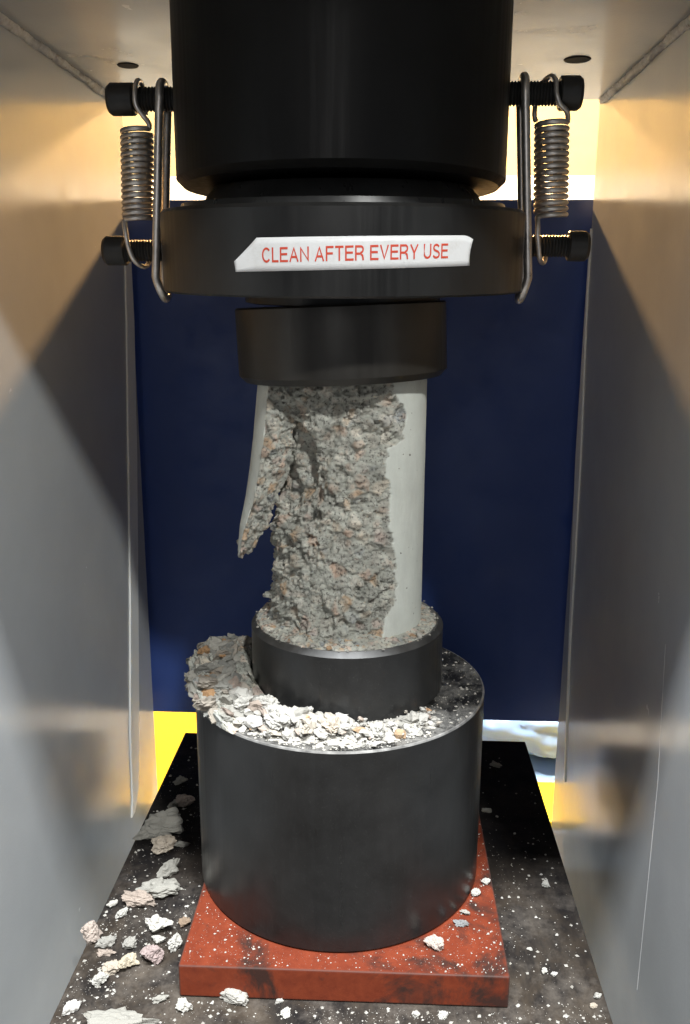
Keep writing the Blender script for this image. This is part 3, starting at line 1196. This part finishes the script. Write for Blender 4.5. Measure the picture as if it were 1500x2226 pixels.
# fragments: x, y, height of the surface they lie on, size across, flatness, material, aspect, yaw, name, label
FR = [
    (-0.1370, 0.0489, -0.0210, 0.0383, 0.38, 'midgrey', 0.50, 0.20, 'concrete_fragment', 'long grey flake overhanging the left edge of the bed'),
    (-0.1277, 0.0285, -0.0210, 0.0192, 0.60, 'tan', 0.70, 0.40, 'concrete_fragment', 'tan chunk just in front of the long grey flake'),
    (-0.1181, 0.0030, -0.0210, 0.0210, 0.50, 'midgrey', 0.60, 1.00, 'concrete_fragment', 'grey chunk beside the black cylinder, behind the flat grey flake'),
    (-0.1200, -0.0171, -0.0210, 0.0320, 0.25, 'midgrey', 0.45, 0.25, 'concrete_fragment', 'flat grey flake near the left rear corner of the red plate'),
    (-0.1303, -0.0271, -0.0210, 0.0254, 0.35, 'pale', 0.50, -0.10, 'concrete_fragment', 'pale ragged flake left of the flat grey flake'),
    (-0.1467, -0.0316, -0.0210, 0.0078, 0.50, 'pale', 0.70, 0.50, 'concrete_fragment', 'small pale chip at the left bed edge near the ragged flake'),
    (-0.1378, -0.0399, -0.0210, 0.0101, 0.40, 'white', 0.45, 0.90, 'concrete_fragment', 'slim white splinter on the left of the bed'),
    (-0.1102, -0.0531, -0.0210, 0.0185, 0.55, 'pale', 0.60, -0.10, 'concrete_fragment', 'knobbly pale chunk left of the red plate'),
    (-0.1494, -0.0622, -0.0210, 0.0143, 0.80, 'pink', 0.80, 0.90, 'concrete_fragment', 'pinkish chunk at the left edge of the bed'),
    (-0.1401, -0.0667, -0.0210, 0.0136, 0.40, 'pale', 0.50, 0.30, 'concrete_fragment', 'pale grey piece touching the pinkish chunk'),
    (-0.1249, -0.0680, -0.0210, 0.0090, 0.50, 'pale', 0.70, 0.30, 'concrete_fragment', 'small pale lump between pinkish chunk and mauve pebble'),
    (-0.1083, -0.0628, -0.0210, 0.0091, 0.50, 'white', 0.70, 0.00, 'concrete_fragment', 'small white piece behind the mauve pebble'),
    (-0.0973, -0.0669, -0.0210, 0.0113, 0.80, 'white', 0.70, 1.20, 'concrete_fragment', 'white block wedged against the left side of the red plate'),
    (-0.1078, -0.0775, -0.0210, 0.0138, 0.85, 'mauve', 0.90, 0.60, 'concrete_fragment', 'mauve rounded pebble left of the red plate corner'),
    (-0.1372, -0.0741, -0.0210, 0.0117, 0.30, 'pale', 0.45, 0.20, 'concrete_fragment', 'thin pale strip of crumbs in front of the pinkish chunk'),
    (-0.1217, -0.0836, -0.0210, 0.0148, 0.70, 'yellow', 0.70, 0.20, 'concrete_fragment', 'yellowish white stone in the front left row'),
    (-0.1297, -0.0882, -0.0210, 0.0109, 0.70, 'tan', 0.80, 0.50, 'concrete_fragment', 'tan stone in the middle of the front left row'),
    (-0.1339, -0.0966, -0.0210, 0.0107, 0.60, 'white', 0.80, 0.70, 'concrete_fragment', 'white stone at the front end of the left row'),
    (-0.1432, -0.1175, -0.0210, 0.0128, 0.45, 'pale', 0.70, 0.90, 'concrete_fragment', 'pale ragged piece at the front left corner of the bed'),
    (-0.1116, -0.1285, -0.0210, 0.0413, 0.18, 'midgrey', 0.40, 0.12, 'concrete_fragment', 'large flat grey slab at the front left of the bed'),
    (-0.0953, -0.1081, -0.0210, 0.0104, 0.30, 'midgrey', 0.50, 0.30, 'concrete_fragment', 'grey crumb pile in front of the red plate left corner'),
    (-0.0537, -0.1063, -0.0210, 0.0172, 0.50, 'pale', 0.50, -0.20, 'concrete_fragment', 'grey white lump in front of the red plate'),
    (-0.0809, -0.1137, -0.0210, 0.0108, 0.40, 'pale', 0.50, -0.30, 'concrete_fragment', 'low pale chip before the left corner of the red plate'),
    (-0.0283, -0.1061, -0.0210, 0.0052, 0.60, 'white', 0.70, 0.30, 'concrete_fragment', 'tiny white crumb at the front edge of the red plate'),
    (-0.0235, -0.1147, -0.0210, 0.0071, 0.50, 'white', 0.70, 0.80, 'concrete_fragment', 'white angular chip in front of the red plate middle'),
    (-0.1371, 0.1192, -0.0210, 0.0128, 0.50, 'midgrey', 0.70, 0.30, 'concrete_fragment', 'dim grey chip far left behind the black cylinder'),
    (-0.1349, 0.0846, -0.0210, 0.0115, 0.40, 'midgrey', 0.60, 0.80, 'concrete_fragment', 'dim grey chip behind the long flake'),
    (-0.1258, 0.0893, -0.0210, 0.0159, 0.50, 'pink', 0.60, 0.20, 'concrete_fragment', 'dim pinkish lump close to the black cylinder side'),
    (-0.1161, 0.0346, -0.0210, 0.0133, 0.40, 'midgrey', 0.50, 0.60, 'concrete_fragment', 'dim grey sliver by the cylinder beside the tan chunk'),
    (-0.0957, -0.0464, -0.0210, 0.0082, 0.60, 'brown', 0.70, 0.30, 'concrete_fragment', 'brown crumb against the rear left of the red plate'),
    (0.1394, 0.0031, -0.0210, 0.0062, 0.80, 'white', 0.90, 0.30, 'concrete_fragment', 'lone round white crumb on the right of the bed'),
    (0.0880, -0.0356, 0.0000, 0.0076, 0.70, 'white', 0.70, 0.70, 'concrete_fragment', 'white chip leaning on the right foot of the black cylinder'),
    (0.0956, -0.0242, 0.0000, 0.0065, 0.50, 'white', 0.60, 0.10, 'concrete_fragment', 'small white chip at the right edge of the red plate'),
    (0.0598, -0.0822, 0.0000, 0.0128, 0.50, 'pink', 0.50, -0.60, 'concrete_fragment', 'white and pink lump on the front of the red plate'),
    (0.0765, -0.0634, 0.0000, 0.0100, 0.25, 'slate', 0.50, -0.10, 'concrete_fragment', 'flat slate grey pebble on the red plate'),
    (0.0795, -0.0538, 0.0000, 0.0068, 0.30, 'midgrey', 0.60, -0.10, 'concrete_fragment', 'small grey flake behind the slate pebble'),
    (0.1252, -0.0757, -0.0210, 0.0060, 0.50, 'pale', 0.60, 1.00, 'concrete_fragment', 'pale grey crumb right of the red plate'),
    (0.1307, -0.0777, -0.0210, 0.0046, 0.50, 'pale', 0.70, 0.10, 'concrete_fragment', 'tiny crumb beside the pale grey crumb on the right'),
    (0.1525, -0.0933, -0.0210, 0.0058, 0.60, 'white', 0.80, 0.30, 'concrete_fragment', 'white crumb at the right front edge of the bed'),
    (0.1483, -0.1004, -0.0210, 0.0052, 0.50, 'tan', 0.60, 0.20, 'concrete_fragment', 'tan crumb below the white crumb at the right edge'),
    (0.1194, -0.0572, -0.0210, 0.0039, 0.40, 'white', 0.60, 0.00, 'concrete_fragment', 'tiny white flake right of the red plate middle'),
    (0.0484, -0.1117, -0.0210, 0.0051, 0.60, 'white', 0.80, 0.30, 'concrete_fragment', 'white crumb in front of the red plate right of centre'),
    (0.0634, -0.1114, -0.0210, 0.0061, 0.60, 'white', 0.80, 0.80, 'concrete_fragment', 'larger white crumb in front of the red plate at right'),
    (0.1249, 0.1594, -0.0210, 0.0110, 0.30, 'midgrey', 0.50, -0.20, 'concrete_fragment', 'dark grey flake on the bed behind the black cylinder at right'),
    (0.1096, 0.0906, -0.0210, 0.0086, 0.30, 'midgrey', 0.50, 0.00, 'concrete_fragment', 'dim flake beside the black cylinder at right'),
]
for i, (x, y, z, size, flat, mat, asp, yaw, name, label) in enumerate(FR):
    put(name, x, y, z, size, flat, mat, label, 'concrete fragment' if 'pebble' not in label and 'stone' not in label else 'stone', 300 + i, yaw, (random.uniform(-.15, .15), random.uniform(-.15, .15)), asp,
        4, .12, 'fragments lying on the bed and plates', .38 if flat < .45 else .30)


# heap of broken pieces at the left of the lower cap
def left_h(a):
    return float(np.interp(a, [-130, -116, -100, -84, -68, -54, -44, -38], [.0, .010, .0165, .0178, .0145, .0092, .0048, .0]))


def left_heap():
    na, nr_ = 210, 90
    V = []
    for i in range(na):
        a = -132 + 95 * i / (na - 1)
        for j in range(nr_):
            t = j / (nr_ - 1)
            r = .0565 + (.0932 - .0565) * min(t / .86, 1)
            V.append((r * sin(radians(a)), -r * cos(radians(a)), HB + left_h(a) * (.80 + .2 * sin(pi * t)) * (1 if t < .86 else max(0, 1 - (t - .86) / .14))))
    V = np.array(V)
    am, colr, border, kind = aggregate(V, 91, .0085, (.5, .75, .7))
    fa = FACET
    am2, col2, b2, k2 = aggregate(V, 95, .0042)
    hh = np.clip((V[:, 2] - HB) / .01, 0, 1)
    d = (.0034 * fbm(V * 90, 4, 12) + .0022 * am + .0026 * fa + .0010 * am2) * hh
    R_ = np.hypot(V[:, 0], V[:, 1])
    V[:, 2] += d
    V[:, 0] += V[:, 0] / R_ * d * .5
    V[:, 1] += V[:, 1] / R_ * d * .5
    V[:, 2] = np.maximum(V[:, 2], HB - .0005)
    F = []
    for i in range(na - 1):
        for j in range(nr_ - 1):
            q = i * nr_ + j
            F.append((q, q + 1, q + nr_ + 1, q + nr_))
    me = mesh('rubble_heap', V, F, False)
    k = np.clip(b2 * 1.4, 0, 1)[:, None] * .5
    set_attrs(me, tone_of(V, colr * (1 - k) + col2 * k, border, 91) * .85, np.zeros(len(V)))
    bm = bmesh.new()
    bm.from_mesh(me)
    bmesh.ops.recalc_face_normals(bm, faces=bm.faces)
    if sum(f.normal.z for f in bm.faces) < 0:
        bmesh.ops.reverse_faces(bm, faces=bm.faces)
    bm.to_mesh(me)
    bm.free()
    return me


o = link('rubble_heap', left_heap(), MAT['concrete'])
tag(o, 'grey mass of crushed concrete under the flakes left of the lower cap', 'rubble', kind='stuff')

# loose flakes lying over that heap
_rf = random.Random(31)
FLK = [rock_mesh('flake%d' % i, 640 + i, 3, (1, random.uniform(.55, .85), random.uniform(.22, .50)), 9, .16, .34) for i in range(10)]
for fmesh in FLK:
    fmesh.materials.append(MAT['grey'])
nf = 0
while nf < 165:
    a = _rf.uniform(-126, -44)
    r = _rf.uniform(.0665, .0955)
    if left_h(a) < .004:
        continue
    x, y = r * sin(radians(a)), -r * cos(radians(a))
    if (x - RX) ** 2 + y * y < (RR + .005) ** 2:
        continue
    z = HB + left_h(a) * (.95 + .25 * _rf.random())
    if r > .0885:
        z = HB + .002 + (left_h(a) * .9 - .002) * _rf.random()
    o = bpy.data.objects.new('concrete_flake', FLK[nf % 10])
    COL.objects.link(o)
    o.location = (x, y, z)
    o.rotation_euler = (_rf.uniform(-.6, .6), _rf.uniform(-.6, .6), _rf.uniform(0, 6.28))
    o.scale = (_rf.choice([.0025, .003, .0035, .0045, .0055, .007, .0085]),) * 3
    tag(o, 'loose grey flake in the jagged heap left of the lower cap', 'concrete flake', 'flakes of the grey heap')
    nf += 1

# shared chip meshes
CH = [rock_mesh('chip%d' % i, 900 + i, 2, (1, random.uniform(.55, .95), random.uniform(.22, .6)), 10, .14, .26) for i in range(14)]
for c in CH:
    c.materials.append(MAT['pale'])


def chip(name, x, y, z, size, mat, label, group, rnd, sink=.15):
    o = bpy.data.objects.new(name, rnd.choice(CH))
    COL.objects.link(o)
    o.material_slots[0].link = 'OBJECT'
    o.material_slots[0].material = MAT[mat]
    o.rotation_euler = (rnd.uniform(-.6, .6), rnd.uniform(-.6, .6), rnd.uniform(0, 6.28))
    o.scale = (size / 2,) * 3
    zs = [(o.rotation_euler.to_matrix() @ v.co).z * size / 2 for v in o.data.vertices]
    o.location = (x, y, z - min(zs) - sink * (max(zs) - min(zs)))
    tag(o, label, 'concrete chip', group)
    return o


# low heap of grit in front of the cap
def heap_h(x, y):
    r = sqrt(x * x + y * y)
    a = math.degrees(atan2(x, -y))
    fr = math.exp(-((r - .0715) / .0095) ** 2)
    fa = np.interp(a, [-75, -55, -20, 5, 25, 45, 60], [.5, 1.2, 1.15, .8, .55, .22, 0])
    return .0078 * fr * fa


def heap_mesh():
    na, nr_ = 200, 40
    V = []
    for i in range(na):
        a = radians(-80 + 142 * i / (na - 1))
        for j in range(nr_):
            r = .0590 + (.0900 - .0590) * j / (nr_ - 1)
            V.append((r * sin(a), -r * cos(a), 0))
    V = np.array(V)
    n = fbm(V * 380, 4, 6)
    for q, v in zip(n, V):
        v[2] = HB - .0004 + heap_h(v[0], v[1]) * (.75 + .8 * q) + .0007 * q - .0003
    F = []
    for i in range(na - 1):
        for j in range(nr_ - 1):
            a = i * nr_ + j
            F.append((a, a + 1, a + nr_ + 1, a + nr_))
    me = mesh('grit_heap', V, F, False)
    bm = bmesh.new()
    bm.from_mesh(me)
    bmesh.ops.recalc_face_normals(bm, faces=bm.faces)
    if sum(f.normal.z for f in bm.faces) < 0:
        bmesh.ops.reverse_faces(bm, faces=bm.faces)
    bm.to_mesh(me)
    bm.free()
    return me


o = link('grit_heap', heap_mesh(), MAT['dust'])
tag(o, 'pale crushed concrete grit heaped in front of the lower cap', 'grit', kind='stuff')

rnd = random.Random(4)
n = 0
while n < 280:
    a = rnd.uniform(-62, 48)
    r = rnd.gauss(.0735, .0062)
    if not .064 < r < .0890:
        continue
    dens = np.interp(a, [-62, -40, 0, 25, 48], [.8, 1, .9, .75, .35])
    if rnd.random() > dens:
        continue
    x, y = r * sin(radians(a)), -r * cos(radians(a))
    if (x - RX) ** 2 + y * y < (RR + .0025) ** 2:
        continue
    size = rnd.choice([.0025, .003, .0035, .0045, .0055, .007, .0085, .0105]) * (1.2 if a < 5 else .72)
    lay = rnd.choice([0, 0, 0, .0025]) if size < .007 else 0
    chip('concrete_chip', x, y, HB + heap_h(x, y) * .8 + lay, size, 'pale' if rnd.random() < .88 else 'white',
         'small pale chip in the white rubble in front of the lower cap', 'chips of the white rubble heap', rnd)
    n += 1
# larger white pieces lying on that heap
for i, (a, r, s, m, lab) in enumerate([
        (-44, .0775, .0165, 'white', 'flat white flake at the left end of the white rubble heap'),
        (-34, .0700, .0150, 'white', 'upright white flake leaning on the lower cap in the rubble'),
        (-25, .0765, .0205, 'white', 'largest white lump in the rubble left of centre'),
        (-38, .0835, .0090, 'white', 'thin white splinter at the front of the rubble heap'),
        (-14, .0670, .0120, 'white', 'white lump pushed against the foot of the lower cap'),
        (-10, .0790, .0120, 'pale', 'whitish lump in front of the orange crumb in the rubble'),
        (0, .0770, .0130, 'tan', 'tan lump at the middle front of the white rubble'),
        (-1, .0668, .0095, 'pink', 'pinkish rounded stone against the foot of the lower cap'),
        (19, .0790, .0125, 'white', 'white angular lump at the right of the rubble heap'),
        (-13, .0720, .0055, 'orange', 'small orange crumb among the white rubble'),
        (52, .0690, .0055, 'orange', 'orange crumb alone on the right of the black cylinder top')]):
    x, y = r * sin(radians(a)), -r * cos(radians(a))
    put('concrete_fragment', x, y, HB + heap_h(x, y) * .9, s, .55, m, lab, 'concrete fragment', 700 + i, rnd.uniform(0, 6), (rnd.uniform(-.4, .4), rnd.uniform(-.4, .4)),
        rnd.uniform(.55, .85), 4, .15, 'larger pieces of the white rubble heap', .36)

# dust and grit: too many to count
def specks(name, pts, mat, label, smin, smax, seed):
    r = random.Random(seed)
    V, F = [], []
    base = [(1, 0, 0), (-1, 0, 0), (0, 1, 0), (0, -1, 0), (0, 0, 1), (0, 0, -.4)]
    fc = [(0, 2, 4), (2, 1, 4), (1, 3, 4), (3, 0, 4), (2, 0, 5), (1, 2, 5), (3, 1, 5), (0, 3, 5)]
    for (x, y, z, k) in pts:
        s = (smin + (smax - smin) * r.random() ** 7) * k
        a = r.uniform(0, 6.28)
        n = len(V)
        for b in base:
            q = [b[0] * r.uniform(.6, 1.3), b[1] * r.uniform(.6, 1.3), b[2] * r.uniform(.4, 1.0)]
            V.append((x + s * (q[0] * cos(a) - q[1] * sin(a)), y + s * (q[0] * sin(a) + q[1] * cos(a)), z + s * (q[2] + .25)))
        F += [(n + i, n + j, n + k2) for i, j, k2 in fc]
    o = link(name, mesh(name, V, F), MAT[mat])
    tag(o, label, 'dust', kind='stuff')
    return o


pts = []
rnd = random.Random(12)
while len(pts) < 5200:
    x = rnd.uniform(-.150, .154)
    y = rnd.uniform(-.20, .19)
    if -.089 < x < .102 and -.107 < y < .083:
        continue
    dens = np.interp(y, [-.2, -.1, 0, .1, .19], [1, .8, .42, .22, .1]) * (1.0 if x < 0 or y < -.1 else .42)
    if fbm(np.array([[x * 25, y * 25, 3.]]), 3, 2)[0] < .0 and rnd.random() < .6:
        continue
    if rnd.random() < dens:
        pts.append((x, y, ZT, 1))
specks('bed_dust', pts, 'dust', 'fine pale concrete dust and crumbs sprinkled over the steel bed', .0002, .0015, 1)
pts = []
while len(pts) < 900:
    x = rnd.uniform(-.085, .0985)
    y = rnd.uniform(-.103, .05)
    if x * x + y * y < (RB + .001) ** 2:
        continue
    pts.append((x, y, .0, 1 if abs(x) > .04 else .7))
specks('plate_dust', pts, 'dust', 'fine pale dust sprinkled over the red plate', .00015, .0010, 2)
pts = []
while len(pts) < 3600:
    r = sqrt(rnd.uniform(.06 ** 2, .0900 ** 2))
    a = rnd.uniform(-100, 150)
    x, y = r * sin(radians(a)), -r * cos(radians(a))
    dens = np.interp(a, [-100, -60, 30, 60, 150], [.5, 1, .9, .30, .22])
    if rnd.random() > dens or (x - RX) ** 2 + y * y < RR ** 2:
        continue
    pts.append((x, y, HB + heap_h(x, y) * .9, 1))
specks('cylinder_dust', pts, 'dust', 'pale dust and crumbs on top of the large black cylinder', .0002, .0013, 3)


# dust collar on the lower cap
def collar():
    na, nr_ = 260, 40
    V = []
    for i in range(na):
        a = 2 * pi * i / na
        for j in range(nr_):
            r = .0400 + (.0572 - .0400) * j / (nr_ - 1)
            V.append((r * sin(a), -r * cos(a), 0))
    V = np.array(V)
    zc = HB + .0003 + HR
    n = fbm(V * 300, 4, 16)
    am, colr, border, kind = aggregate(V, 44, .0035)
    ang = np.degrees(np.arctan2(V[:, 0], -V[:, 1]))
    rr = np.hypot(V[:, 0], V[:, 1])
    fa = np.interp(ang, [-180, -120, -70, 20, 50, 90, 140, 180], [.5, .9, 1.0, 1.0, .6, .35, .4, .5])
    h = .0055 * np.clip((.0585 - rr) / .018, 0, 1) ** .8 * fa + .0016 * n * fa + .0012 * am * fa - .0012 * (rr > .0560) - .0004
    V[:, 2] = zc + np.maximum(h, -.0015)
    tone = tone_of(V, colr, border, 44)
    V[:, 0] += RX
    F = []
    for i in range(na):
        for j in range(nr_ - 1):
            a, b = i * nr_ + j, ((i + 1) % na) * nr_ + j
            F.append((a, b, b + 1, a + 1))
    me = mesh('cap_grit', V, F, False)
    set_attrs(me, tone * 1.05, np.zeros(len(V)))
    bm = bmesh.new()
    bm.from_mesh(me)
    bmesh.ops.recalc_face_normals(bm, faces=bm.faces)
    if sum(f.normal.z for f in bm.faces) < 0:
        bmesh.ops.reverse_faces(bm, faces=bm.faces)
    bm.to_mesh(me)
    bm.free()
    return me


o = link('cap_grit', collar(), MAT['concrete'])
tag(o, 'grey crushed concrete packed round the foot of the cylinder in the cap', 'grit', kind='stuff')
pts = []
while len(pts) < 420:
    r = rnd.uniform(.050, .0585)
    a = rnd.uniform(0, 2 * pi)
    pts.append((RX + r * sin(a), -r * cos(a), HB + HR + .0003, 1))
specks('cap_dust', pts, 'dust', 'pale crumbs along the rim of the lower cap', .0002, .0014, 5)
for i in range(26):
    a = rnd.uniform(-75, 60)
    r = rnd.uniform(.0520, .0562)
    chip('concrete_chip', RX + r * sin(radians(a)), -r * cos(radians(a)), HB + HR + .0008, rnd.uniform(.0022, .0050), 'pale',
         'tiny chip on the rim of the lower cap round the concrete foot', 'chips on the lower cap rim', rnd)
